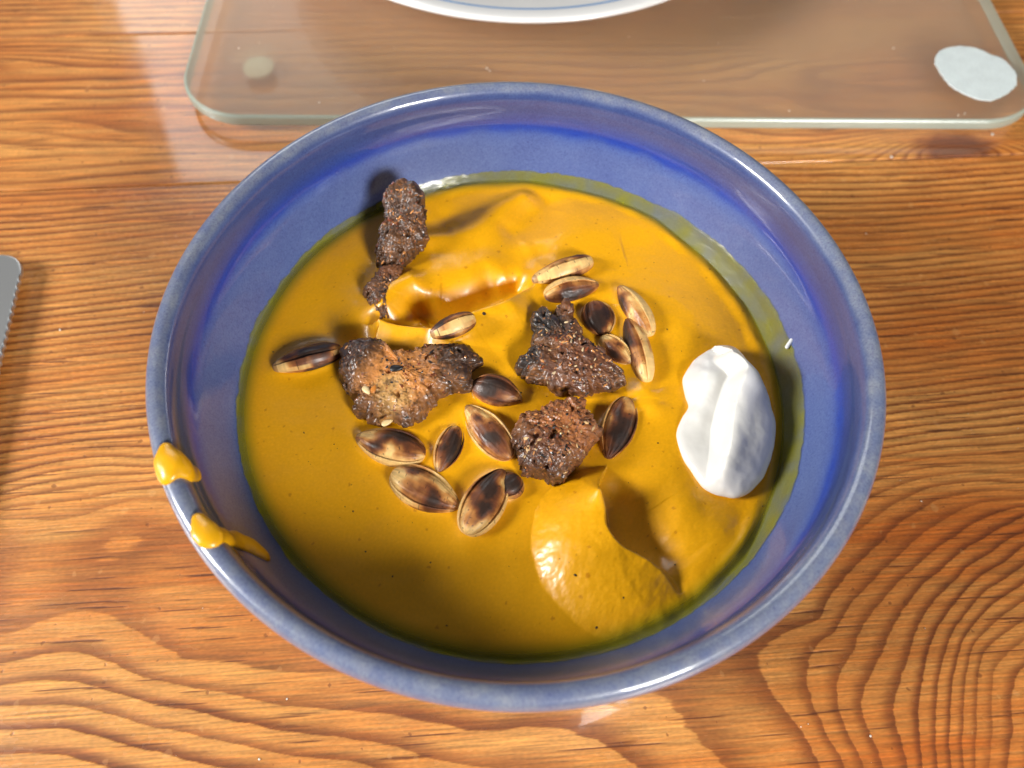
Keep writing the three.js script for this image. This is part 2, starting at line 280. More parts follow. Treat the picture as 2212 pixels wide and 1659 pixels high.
const RIDGES = [
  ridge([[832, 660], [872, 622], [950, 596], [1060, 572]], 2.5, 6.2), ridge([[832, 668], [850, 640], [890, 618]], 3.0, 3.6), ridge([[928, 518], [970, 512], [1040, 490], [1085, 455], [1130, 425]], 2.8, 3.4), ridge([[1180, 560], [1260, 500], [1330, 470], [1400, 480]], 1.6, 6),
  ridge([[930, 480], [960, 470]], -1.5, 4), ridge([[1105, 500], [1150, 475], [1180, 440]], -1.6, 4), ridge([[1060, 600], [1120, 575], [1160, 560]], -1.4, 3.5), ridge([[905, 676], [960, 684], [1050, 650], [1115, 622]], -5.2, 3.0),
  ridge([[1335, 1080], [1355, 1130], [1395, 1170], [1425, 1195]], -2.4, 4.0), ridge([[1480, 1090], [1500, 1180], [1520, 1260]], 1.4, 5), ridge([[1560, 1150], [1600, 1200]], 1.4, 5),
  ridge([[1400, 640], [1480, 700], [1470, 760]], 1.0, 6), ridge([[1430, 900], [1440, 1000]], 0.9, 7), ridge([[780, 735], [860, 735], [920, 745]], -2.2, 4), ridge([[1010, 770], [1080, 740], [1110, 690]], 1.8, 5),
  ridge([[1100, 880], [1160, 860]], 1.0, 5), ridge([[940, 895], [990, 880]], 1.2, 5), ridge([[1390, 850], [1410, 880]], 1.2, 3), ridge([[660, 600], [740, 560]], 0.8, 9),
];
for (const r of RIDGES) { r.x0 = Math.min(...r.line.map((p) => p.x)) - 3.2 * r.s; r.x1 = Math.max(...r.line.map((p) => p.x)) + 3.2 * r.s; r.z0 = Math.min(...r.line.map((p) => p.z)) - 3.2 * r.s; r.z1 = Math.max(...r.line.map((p) => p.z)) + 3.2 * r.s; }
function soupHeight(x0, z0) {
  const x = x0 + 0.0007 * fbm(x0 * 110, z0 * 110, 11, 2), z = z0 + 0.0007 * fbm(x0 * 110, z0 * 110, 27, 2);
  let h = 0.0004 * fbm(x * 60, z * 60, 3, 3) - 0.0022 * sstep(0.01, 0.075, x * 0.93 - z * 0.30) * sstep(0.045, 0.075, Math.hypot(x, z)), lumpy = 0.22 + 0.45 * sstep(0.02, 0.05, x);
  for (const r of RIDGES) if (x > r.x0 && x < r.x1 && z > r.z0 && z < r.z1) { const [d, t] = segDist(x, z, r.line), k = gauss(d, r.s * (0.7 + 0.6 * Math.sin(Math.PI * clamp(t, 0.05, 0.95)))); h += r.h * k; lumpy = Math.max(lumpy, 0.45 * k); }
  if (x > -0.05 && x < 0.03 && z > -0.05 && z < 0.012) {                       // crest whose face looks towards the viewer, with a trough behind
    const [d, t] = segDist(x, z, crestT), hc = sample(crestTh, t) / 1000, s = -d, end = t >= 0.999 || t <= 0.001 ? gauss(d, 0.0022) : 1;
    const k = (s > 0 ? Math.exp(-((s / 0.0072) ** 1.4)) : 1 - sstep(0, 0.0024, -s)) * end; h += hc * k; lumpy = Math.max(lumpy, 0.5 * k);
  }
  if (x > -0.004 && x < 0.07 && z > 0.02) {                                       // broad fold with a sharp edge over a hollow
    const [d, t] = segDist(x, z, crestR), [ds] = segDist(x, z, softR), ins = inside(x, z, polyR), a = Math.abs(d), tip = Math.hypot(x - tipR.x, z - tipR.z), fl = sstep(0.008, 0.046, tip);
    const body = (1 - Math.exp(-((Math.abs(ds) / 0.0062) ** 1.25))) * (0.0066 - 0.0054 * fl + 0.0038 * Math.exp(-tip / 0.0032) + 0.0012 * Math.exp(-a / 0.004));
    const k = ins ? 1 : t > 0.001 && t < 0.999 ? 1 - sstep(0, 0.0019, a) : (1 - sstep(0, 0.0019, a)); h += body * k; if (ins) lumpy = Math.max(lumpy, 1.2);
  }
  { const r = Math.hypot(x, z), e = YS + h - wallY(r), m = sstep(-0.25, 0.3, (x * 0.8 - z * 0.6) / (r + 1e-6)) * (0.55 + 0.6 * nz(x * 90, z * 90, 4)); if (r > 0.05 && e < 0.014) h += 0.0013 * m * gauss(e - 0.0045, 0.0019); }   // rounded edge of the thick soup
  { const b = Math.hypot(x - farR.x, z - farR.z); if (b < 0.022) { const k = gauss(b, 0.008); h += k * 0.0011 * fbm(x * 210, z * 160, 31, 2); lumpy = Math.max(lumpy, 1.4 * k); } }
  for (const q of SEEDS) { const dx = x - q.c.x, dz = z - q.c.z; if (Math.abs(dx) > 0.016 || Math.abs(dz) > 0.016) continue; const u = (dx * q.d.x + dz * q.d.z) / (q.len * 0.5), v = (dx * q.d.z - dz * q.d.x) / (q[4] * 0.0005), e = (Math.hypot(u, v) - 1) * q[4] * 0.0005; h += 0.0007 * Math.exp(-Math.max(0, e) / 0.0011); }
  h += lumpy * (0.00013 * fbm(x0 * 420, z0 * 420, 2, 2) + 0.00004 * nz(x0 * 1300, z0 * 1300, 5));
  return h;
}
{
  const n = 520, R = 0.0795, pos = new Float32Array((n + 1) * (n + 1) * 3), col = new Float32Array((n + 1) * (n + 1) * 4), idx = [];
  const base = lin(233, 165, 6), pulp = lin(240, 172, 24), thin = lin(150, 140, 6);
  for (let j = 0, k = 0; j <= n; j++) for (let i = 0; i <= n; i++, k++) {
    const a = i / n * 2 - 1, b = j / n * 2 - 1, x = R * a * Math.sqrt(1 - b * b / 2), z = R * b * Math.sqrt(1 - a * a / 2), r = Math.hypot(x, z);
    const y = YS + soupHeight(x, z), thick = YS - wallY(r);            // depth of soup over the glaze at this radius
    pos.set([x, y, z], k * 3);
    const f = nz(x * 900, z * 900, 2);
    let c = base;
    if (f > 0.5) c = mix3(c, pulp, 0.6); if (nz(x * 620, z * 620, 41) > 0.62) c = mix3(c, lin(170, 92, 6), 0.5);
    { const gr = 1 + 0.08 * nz(x * 1500, z * 1500, 9); c = [c[0] * gr, c[1] * gr, c[2] * gr]; }
    c = mix3(thin, c, sstep(0.0003, 0.0085, thick));           // a thin layer over blue glaze looks olive
    const al = 1 - Math.exp(-Math.max(thick, 0.0012) / 0.0034);
    col.set([c[0], c[1], c[2], clamp(al, 0, 1)], k * 4);
  }
  for (let j = 0; j < n; j++) for (let i = 0; i < n; i++) { const k = j * (n + 1) + i; idx.push(k, k + n + 1, k + 1, k + 1, k + n + 1, k + n + 2); }
  const m = new THREE.MeshPhysicalMaterial({ vertexColors: true, roughness: 0.38, transparent: true, clearcoat: 0.3, clearcoatRoughness: 0.16, side: THREE.DoubleSide });
  const soup = tag(part('soup', geoOf(pos, idx, { color: col, cs: 4 }), m), 'smooth orange squash soup filling the bowl', 'soup');
  // thin smear left on the wall above the soup
  const na = 420, ns = 34, fp = [], fc = [], fi = [];
  const tops = [[-180, 0.0276], [-150, 0.0270], [-120, 0.0262], [-90, 0.0258], [-60, 0.0254], [-35, 0.0247], [-15, 0.0239], [0, 0.0236], [15, 0.0239], [35, 0.0246], [60, 0.0264], [90, 0.0268], [120, 0.0274], [150, 0.0280], [180, 0.0276]];
  for (let j = 0; j <= na; j++) for (let i = 0; i <= ns; i++) {
    const a = j / na * Math.PI * 2 - Math.PI, g = a * 180 / Math.PI, cx = Math.cos(a), cz = Math.sin(a);
    let k = 0; while (k < tops.length - 2 && g > tops[k + 1][0]) k++;
    const edge = lerp(tops[k][1], tops[k + 1][1], clamp((g - tops[k][0]) / (tops[k + 1][0] - tops[k][0]), 0, 1)) + 0.0011 * fbm(cx * 9, cz * 9, 1, 3) + 0.0004 * nz(cx * 60, cz * 60, 2);
    const y0 = H - edge, y = lerp(y0, YS - 0.008, i / ns), s = (y0 - y), r = wallR(y) - 0.00012 - 0.00018 * Math.min(1, s / 0.001) - 0.0001 * fbm(cx * 60, y * 900, cz * 60, 2);
    fp.push(r * cx, y, r * cz);
    const lump = fbm(cx * 12, y * 130, cz * 12, 2), d = clamp(0.52 + 0.4 * lump, 0.3, 0.75) * sstep(-0.00005, 0.0003, s);
    fc.push(...lin(140, 136, 6), d);
  }
  for (let j = 0; j < na; j++) for (let i = 0; i < ns; i++) { const k = j * (ns + 1) + i; fi.push(k, k + 1, k + ns + 1, k + ns + 1, k + 1, k + ns + 2); }
  part('smear', geoOf(fp, fi, { color: fc, cs: 4 }), new THREE.MeshPhysicalMaterial({ vertexColors: true, roughness: 0.22, transparent: true, clearcoat: 0.6, clearcoatRoughness: 0.15, side: THREE.DoubleSide }), soup);
}

// ------------------------------------------------------------------ closed lumps drawn from an outline: bread, yogurt
function outlineOf(pts, n) {
  const c = new THREE.CatmullRomCurve3(pts, true, 'centripetal');
  return c.getSpacedPoints(n).slice(0, n);
}
function lump({ pts, centre, ragged = 0, na = 220, nt = 64, p1 = 4, p2 = 0.5, top, depth, disp, color, dispLow = 1 }) {
  const out = outlineOf(pts, na), c = centre || out.reduce((s, p) => s.add(p), V(0, 0, 0)).multiplyScalar(1 / na);
  if (ragged) for (const o of out) { const v = o.clone().sub(c).setY(0), L = v.length(); o.addScaledVector(v, ragged / L * (fbm(o.x * 330, o.z * 330, 3, 2) + 0.6 * nz(o.x * 1100, o.z * 1100, 8))); }
  const pos = [], idx = [], meta = [];
  const put = (x, y, z, rho, q) => { pos.push(x, y, z); meta.push([rho, q]); };
  const T = nt * 2;
  for (let t = 0; t <= T; t++) for (let j = 0; j < na; j++) {
    const q = t / nt, e = q <= 1 ? q : 2 - q, rho = 1 - Math.pow(1 - e, 1.7), o = out[j], x = lerp(c.x, o.x, rho), z = lerp(c.z, o.z, rho), yb = lerp(c.y, o.y, rho);
    const full = Math.pow(Math.max(0, 1 - Math.pow(rho, p1)), p2), hh = q <= 1 ? full * top(x, z, rho) : -full * depth;
    put(x, yb + hh, z, rho, q);
  }
  for (let t = 0; t < T; t++) for (let j = 0; j < na; j++) { const a = t * na + j, b = t * na + (j + 1) % na; idx.push(a, b, a + na, b, b + na, a + na); }
  let g = geoOf(pos, idx);
  if (disp) {
    const P = g.attributes.position, Nn = g.attributes.normal;
    for (let i = 0; i < P.count; i++) { const x = P.getX(i), y = P.getY(i), z = P.getZ(i), d = disp(x, y, z, meta[i][0], meta[i][1]) * (i < na || i >= P.count - na ? 0 : 1); P.setXYZ(i, x + Nn.getX(i) * d, y + Nn.getY(i) * d, z + Nn.getZ(i) * d); }
    g.computeVertexNormals();
  }
  if (color) {
    const P = g.attributes.position, C = new Float32Array(P.count * 3);
    for (let i = 0; i < P.count; i++) C.set(color(P.getX(i), P.getY(i), P.getZ(i), meta[i][0]), i * 3);
    g.setAttribute('color', new THREE.BufferAttribute(C, 3));
  }
  g.userData.centre = c;
  return g;
}
const breadM = new THREE.MeshPhysicalMaterial({ vertexColors: true, roughness: 0.55, clearcoat: 0.5, clearcoatRoughness: 0.22 });
const cell = (x, y, z) => {                                // distance to the nearest of scattered points, cells of 1
  const ix = Math.floor(x), iy = Math.floor(y), iz = Math.floor(z); let b = 9;
  for (let a = -1; a < 2; a++) for (let e = -1; e < 2; e++) for (let f = -1; f < 2; f++) {
    const X = ix + a, Y = iy + e, Z = iz + f, h = Math.sin(X * 127.1 + Y * 311.7 + Z * 74.7) * 43758.5453, h2 = Math.sin(X * 269.5 + Y * 183.3 + Z * 246.1) * 43758.5453, h3 = Math.sin(X * 113.5 + Y * 271.9 + Z * 124.6) * 43758.5453;
    const d = Math.hypot(x - X - (h - Math.floor(h)), y - Y - (h2 - Math.floor(h2)), z - Z - (h3 - Math.floor(h3))); if (d < b) b = d;
  }
  return b;
};
const breadDisp = (amp, off) => (x, y, z, rho) => {
  const a = fbm((x + off) * 260, y * 260, z * 260, 3), c1 = cell((x + off) * 420, y * 420, z * 420), c2 = cell((x + off) * 1000, y * 1000, z * 1000), torn = 0.1 + 0.8 * sstep(-0.25, 0.3, fbm((x + off) * 120, y * 120, z * 120 + 7, 2));
  return amp * (0.0013 * fbm((x + off) * 95, y * 95, z * 95 + 3, 2) + 0.0011 * a + torn * (0.0007 * (0.5 - c1) + 0.00045 * (0.5 - c2)) + (0.1 + 0.3 * torn) * 0.0007 * nz(x * 1900, y * 1900, z * 1900)) - (c1 < 0.0 ? 0.001 : 0) - 0.0012 * amp * sstep(0.35, 0.6, nz((x + off) * 330, y * 330, z * 330 + 9));
};
function breadColor(off, zones) {                          // zones: [point, reach, colour, strength]
  const crust = lin(52, 34, 22), brown = lin(112, 72, 40), tan = lin(176, 112, 56), black = lin(26, 19, 16);
  return (x, y, z) => {
    const n = fbm((x + off) * 190, y * 190, z * 190, 3), f = nz((x + off) * 1500, y * 1500, z * 1500), f2 = nz(x * 800 + 7, y * 800, z * 800);
    let c = mix3(crust, brown, clamp(0.55 + 1.3 * n, 0, 1));
    for (const [p, r, colr, k] of zones) { const d = Math.hypot(x - p.x, z - p.z) / r; c = mix3(c, colr, clamp(k * (1 - sstep(0.45, 1.1, d + 0.5 * n)), 0, 1)); }
    if (f > 0.3) c = mix3(c, tan, (f - 0.3) * 1.3); if (f2 < -0.38) c = mix3(c, black, 0.6);
    return [c[0] * (1 + 0.3 * f), c[1] * (1 + 0.3 * f), c[2] * (1 + 0.3 * f)];
  };
}
const flakeM = new THREE.MeshPhysicalMaterial({ vertexColors: true, roughness: 0.4, clearcoat: 0.4 });
function flakes(geo, count, tones, size, parent, name) {   // loose crumbs and bran on the crust
  const P = geo.attributes.position, Nn = geo.attributes.normal, gs = [];
  let tries = 0;
  while (gs.length < count && tries++ < count * 30) {
    const i = Math.floor(rnd() * P.count); if (Nn.getY(i) < 0.1) continue;
    const g = new THREE.IcosahedronGeometry(1, 0); const s = size * (0.4 + rnd());
    g.scale(s * (0.8 + 1.2 * rnd()), s * 0.35, s * (0.5 + 0.4 * rnd())); g.rotateY(rnd() * 6.3);
    g.applyQuaternion(new THREE.Quaternion().setFromUnitVectors(V(0, 1, 0), V(Nn.getX(i) + rnd() - 0.5, Nn.getY(i), Nn.getZ(i) + rnd() - 0.5).normalize()));
    g.translate(P.getX(i), P.getY(i), P.getZ(i));
    const t = tones[Math.floor(rnd() * tones.length)], k = 0.7 + 0.6 * rnd(), C = new Float32Array(g.attributes.position.count * 3);
    for (let v = 0; v < C.length; v += 3) C.set([t[0] * k, t[1] * k, t[2] * k], v);
    g.setAttribute('color', new THREE.BufferAttribute(C, 3)); g.deleteAttribute('uv'); gs.push(g);
  }
  const m = part(name, mergeGeometries(gs), flakeM, parent); m.userData.kind = 'stuff'; return m;
}
const TAN = lin(190, 128, 70), BRAN = lin(150, 96, 52), CHAR = lin(24, 18, 16), RUST = lin(120, 58, 28);
function bread(label, pts, opt) {
  const g = lump({ pts, na: 250, nt: 128, ragged: 0.0016, p1: opt.p1 || 5.5, p2: opt.p2 || 0.5, top: opt.top, depth: 0.004, disp: breadDisp(opt.amp || 1, opt.off), color: breadColor(opt.off, opt.zones) });
  const t = thing('bread_piece', label, 'bread', 'toasted bread pieces in the soup');
  t.name = numbered('bread_piece');
  part('crust', g, breadM, t);
  flakes(g, opt.flakes || 160, opt.tones || [TAN, BRAN, RUST, CHAR], 0.00042, t, 'crumbs');
  return [t, g];
}
const used = {}; function numbered(n) { const k = used[n] = (used[n] ?? -1) + 1; return k ? `${n}_${String(k).padStart(3, '0')}` : n; }
const SO = (list, h = 0.001) => list.map(([x, y, e]) => S(x, y, e === undefined ? h : e));
// tall stick of bread leaning towards the bowl's wall
bread('tall dark stick of toasted bread rising from the soup to the wall', [[835, 416], [850, 404], [900, 406], [914, 430], [921, 470], [925, 500], [906, 545], [885, 570], [865, 586], [832, 590], [812, 562], [818, 520], [830, 480]].map(([x, y]) => S(x, y, lerp(0.014, 0.001, (y - 404) / 186))),
  { off: 0.3, amp: 1.05, p1: 6, p2: 0.5, top: () => 0.0046, zones: [[S(872, 520), 0.006, lin(88, 62, 48), 0.7]], tones: [RUST, BRAN, CHAR, TAN], flakes: 150 });
bread('small dark lump of bread half under the curled soup ridge', SO([[830, 588], [866, 582], [872, 606], [850, 640], [838, 690], [806, 676], [793, 650], [800, 618]], 0.001),
  { off: 0.5, top: () => 0.0045, zones: [[S(850, 600), 0.005, lin(128, 76, 40), 0.7]], flakes: 60 });
const [breadB, breadBg] = bread('wide toasted bread piece with golden middle and sesame seeds', SO([[738, 775], [750, 755], [792, 741], [826, 746], [832, 768], [870, 766], [930, 757], [985, 756], [1012, 762], [1040, 786], [1020, 802], [1022, 842], [985, 850], [950, 865], [928, 888], [905, 906], [880, 922], [850, 914], [812, 921], [790, 905], [766, 888], [770, 872], [744, 850], [734, 818]], 0.002),
  { off: 0.9, top: (x, z, r) => 0.0062 + 0.002 * gauss(Math.hypot(x - S(780, 790).x, z - S(780, 790).z), 0.006), zones: [[S(866, 838), 0.0125, lin(196, 128, 62), 0.95], [S(850, 880), 0.006, lin(190, 150, 88), 0.7], [S(775, 785), 0.009, lin(42, 25, 18), 0.75], [S(1000, 800), 0.008, lin(52, 32, 22), 0.7]], flakes: 190 });
bread('charred triangular bread piece with two horns', SO([[1152, 684], [1170, 668], [1186, 690], [1204, 664], [1222, 652], [1236, 666], [1240, 692], [1252, 714], [1258, 742], [1292, 766], [1326, 796], [1352, 830], [1320, 841], [1280, 846], [1240, 852], [1200, 842], [1160, 825], [1120, 806], [1117, 790], [1136, 775], [1151, 755], [1156, 720], [1146, 700]], 0.002),
  { off: 1.4, amp: 1.1, top: () => 0.0055, zones: [[S(1165, 710), 0.008, lin(36, 30, 28), 0.95], [S(1130, 795), 0.006, lin(32, 26, 24), 0.95], [S(1250, 810), 0.012, lin(104, 58, 34), 0.6], [S(1228, 690), 0.005, lin(120, 70, 34), 0.6]], tones: [TAN, BRAN, CHAR, RUST, lin(196, 170, 130)], flakes: 260 });
bread('rough brown bread chunk with a chestnut crust of bran', SO([[1105, 946], [1118, 920], [1150, 896], [1190, 880], [1225, 869], [1256, 872], [1271, 896], [1291, 926], [1297, 946], [1276, 966], [1265, 990], [1242, 1010], [1228, 1034], [1210, 1050], [1180, 1042], [1150, 1035], [1126, 1020], [1114, 990]], 0.002),
  { off: 2.1, amp: 1.1, top: () => 0.0075, zones: [[S(1205, 940), 0.013, lin(164, 98, 48), 0.8], [S(1150, 1010), 0.01, lin(70, 40, 26), 0.7]], tones: [TAN, BRAN, RUST, lin(196, 160, 110), CHAR], flakes: 260 });
// sesame and nigella seeds stuck to the widest piece
{
  const P = breadBg.attributes.position, topAt = (x, z) => { let b = -1, y = 0; for (let i = 0; i < P.count; i++) { const d = (P.getX(i) - x) ** 2 + (P.getZ(i) - z) ** 2; if (d < 4e-7 && P.getY(i) > y) y = P.getY(i); } return y || YS + 0.006; };
  const drop = (L, W) => { const g = new THREE.SphereGeometry(1, 20, 14), p = g.attributes.position; for (let i = 0; i < p.count; i++) { const x = p.getX(i); p.setXYZ(i, x * L, p.getY(i) * W * 0.55, p.getZ(i) * W * (1 - 0.42 * x)); } g.computeVertexNormals(); return g; };
  for (const [px, py, ang, L, W, c, nm] of [[793, 848, -0.9, 0.00165, 0.00085, lin(232, 204, 150), 'sesame_seed'], [808, 845, 1.2, 0.0013, 0.0007, lin(196, 122, 50), 'sesame_seed'], [835, 908, 0.4, 0.0016, 0.0008, lin(222, 192, 136), 'sesame_seed'], [858, 803, 0.05, 0.0019, 0.0010, lin(20, 20, 22), 'nigella_seed'], [942, 797, -0.4, 0.0014, 0.0007, lin(150, 96, 56), 'sesame_seed']]) {
    const q = S(px, py, 0.0075), y = topAt(q.x, q.z), m = part(nm, drop(L, W), new THREE.MeshPhysicalMaterial({ color: new THREE.Color(...c), roughness: 0.4 }), breadB);
    m.position.set(q.x, y + W * 0.35, q.z); m.rotation.set(0, ang, 0.15);
  }
}

// ------------------------------------------------------------------ pumpkin seeds
const seedM = new THREE.MeshPhysicalMaterial({ vertexColors: true, roughness: 0.55, clearcoat: 0.22, clearcoatRoughness: 0.25 });
function seedGeo(L, W, T, toast, sd) {
  const nu = 90, nv = 96, pos = [], col = [], idx = [];
  const cream = lin(220, 180, 112), tan = lin(182, 122, 60), brown = lin(110, 58, 24), dark = lin(52, 30, 18), black = lin(28, 19, 14);
  const bu = 0.3 + 0.4 * ((Math.sin(sd * 12.3) + 1) / 2), bv = 0.5 * Math.sin(sd * 7.7);
  for (let i = 0; i <= nu; i++) {
    const u = i / nu, s = (u - 0.5) * L, prof = Math.pow(Math.sin(Math.PI * Math.pow(u, 0.86)), 0.5) * (1 - 0.16 * sstep(0.6, 1, u)), w = prof * W * 0.57;
    for (let j = 0; j < nv; j++) {
      const a = j / nv * Math.PI * 2, cv = Math.cos(a), v = Math.sign(cv) * Math.pow(Math.abs(cv), 0.75), up = Math.sign(Math.sin(a));
      const av = Math.abs(v), dome = Math.pow(Math.max(0, 1 - Math.pow(av, 2.4)), 0.7), groove = 0.26 * gauss(av - 0.78, 0.06), bead = 0.22 * gauss(av - 0.92, 0.07);
      const tt = 1.32 * T / 2 * Math.pow(prof, 0.75) * Math.max(0, dome - groove * (prof > 0.2 ? 1 : 0) + bead) * (Math.abs(Math.sin(a)) < 1e-6 ? 0 : 1);
      const rough = 0.00034 * fbm(s * 150 + sd, v * 4.5, up * 3 + sd, 3) + 0.00012 * nz(s * 70, v * 20, sd) + 0.00005 * nz(s * 1300, v * 9, sd);
      pos.push(s, up * (tt + rough * Math.min(1, tt / 0.0004)), v * w);
      const n = fbm(s * 190 + sd * 3, v * W * 95, sd + up, 2), st = fbm(s * 130, v * W * 1400 + sd, sd, 2), sp = nz(s * 1300 + sd, v * w * 1300, sd * 2);
      const wu = 0.10 * fbm(s * 420, v * 2.2, sd + 4, 3), wv = 0.35 * fbm(s * 420, v * 2.2, sd + 9, 3), blot = Math.max(1 - Math.hypot((u + wu - bu) / 0.4, (v + wv - bv) / 0.85), 0.75 - Math.hypot((u + wu - 1.02 + bu) / 0.25, (v + wv + bv) / 0.5));
      let k = toast * 1.4 + 0.95 * blot - 0.16 + 1.15 * n;
      k -= 0.24 * sstep(0.78, 0.9, av + 0.25 * n);                    // the rim browns less than the face
      let c = k < 0.35 ? mix3(cream, tan, clamp(k / 0.35 + 0.4 * st, 0, 1)) : k < 0.75 ? mix3(tan, brown, (k - 0.35) / 0.4) : k < 1.2 ? mix3(brown, dark, (k - 0.75) / 0.45) : mix3(dark, black, clamp(k - 1.2, 0, 1));
      const g = 1 + 0.5 * st + 0.14 * sp + 0.25 * fbm(s * 900, v * 5, sd + 2, 2); c = c.map((q) => q * g);
      if (u > 0.93) c = mix3(c, brown, 0.6); if (sp > 0.5) c = mix3(c, black, 0.75);
      col.push(...c);
    }
  }
  for (let i = 0; i < nu; i++) for (let j = 0; j < nv; j++) { const a = i * nv + j, b = i * nv + (j + 1) % nv; idx.push(a, b, a + nv, b, b + nv, a + nv); }
  return geoOf(pos, idx, { color: col });
}
for (const q of SEEDS) {
  const m = part(numbered('pumpkin_seed'), seedGeo(q.len * 1.02, q[4] / 1000, q[5] / 1000, q[8], q[10]), seedM);
  const y = YS + soupHeight(q.c.x, q.c.z) - 0.0006 + q[7] / 1000 * 0.55;
  const X = q.d.clone(), Z = V(-X.z, 0, X.x).negate(), Y = V(0, 1, 0), M = new THREE.Matrix4().makeBasis(X, Y, V(0, 0, 0).crossVectors(X, Y));
  m.quaternion.setFromRotationMatrix(M).multiply(new THREE.Quaternion().setFromAxisAngle(V(1, 0, 0), q[6] * Math.PI / 180));
  m.position.set(q.c.x, y, q.c.z);
  tag(m, q[9], 'pumpkin seed', 'roasted pumpkin seeds on the soup');
}

// ------------------------------------------------------------------ yogurt
{
  const crest = curve([[1575, 775], [1602, 815], [1590, 850], [1578, 900], [1572, 960], [1566, 1020], [1572, 1060]].map(([x, y]) => S(x, y, 0.006)), 40), ch = [7, 8.5, 7.5, 6.6, 6.2, 5, 3];
  const blob = S(1550, 805, 0.008), dip = S(1540, 925, 0.006), low = S(1490, 940, 0.003);
  const pts = SO([[1482, 800], [1500, 776], [1545, 752], [1580, 756], [1606, 785], [1630, 812], [1652, 850], [1667, 900], [1674, 950], [1661, 1000], [1640, 1040], [1602, 1074], [1560, 1072], [1520, 1054], [1490, 1010], [1470, 980], [1462, 940], [1472, 905], [1486, 880], [1480, 850], [1474, 825]], 0.001);
  const g = lump({ pts, na: 260, nt: 90, p1: 3.2, p2: 0.5, depth: 0.004,
    top: (x, z) => {
      const [d, t] = segDist(x, z, crest), hc = sample(ch, t) / 1000, s = -d;         // positive: right of the crest
      let h = 0.0030 + (hc + 0.0006) * (s < 0 ? 0.62 + 0.38 * Math.exp(-((s / 0.004) ** 2)) : 1 - 0.98 * sstep(-0.0002, 0.0042, s));
      h += 0.0030 * gauss(Math.hypot(x - blob.x, z - blob.z), 0.0046) - 0.0010 * gauss(Math.hypot(x - dip.x, z - dip.z), 0.003) - 0.0014 * gauss(Math.hypot(x - low.x, z - low.z), 0.0045);
      return h;
    },
    disp: (x, y, z) => 0.0006 * fbm(x * 130, y * 130, z * 130, 2) + 0.0001 * fbm(x * 420, y * 420, z * 420, 2) });
  tag(part('yogurt_dollop', g, new THREE.MeshPhysicalMaterial({ color: new THREE.Color(0.80, 0.78, 0.725), roughness: 0.36, clearcoat: 0.5, clearcoatRoughness: 0.14 })), 'thick white dollop of yogurt folded over on the soup', 'yogurt');
  const fg = new THREE.CapsuleGeometry(0.0006, 0.0024, 6, 12); fg.rotateZ(Math.PI / 2);
  const q = wallPoint(1708, 742), fl = tag(part('yogurt_splash', fg, new THREE.MeshPhysicalMaterial({ color: new THREE.Color(0.86, 0.86, 0.85), roughness: 0.35 })), 'tiny white splash on the wall of the bowl above the yogurt', 'splash');
  fl.position.copy(q).add(V(-q.x, 0, -q.z).normalize().multiplyScalar(0.0004)); fl.rotation.set(0, 0.95, 0.3);
}
// point of the bowl's inside seen at a place in the photograph
function wallPoint(px, py) {
  const d = rayOf(px, py), p = camera.position.clone(); let last = p.clone();
  for (let t = 0.05; t < 0.5; t += 0.00025) {
    p.copy(camera.position).addScaledVector(d, t); const r = Math.hypot(p.x, p.z);
    if (p.y <= H) { const ri = p.y > H - 0.003 ? 0.0876 - Math.sqrt(Math.max(0, 1 - ((p.y - (H - 0.0026)) / 0.0026) ** 2)) * 0.0025 : wallR(p.y); if (r >= ri) return p.clone(); }
    last.copy(p);
  }
  return last;
}

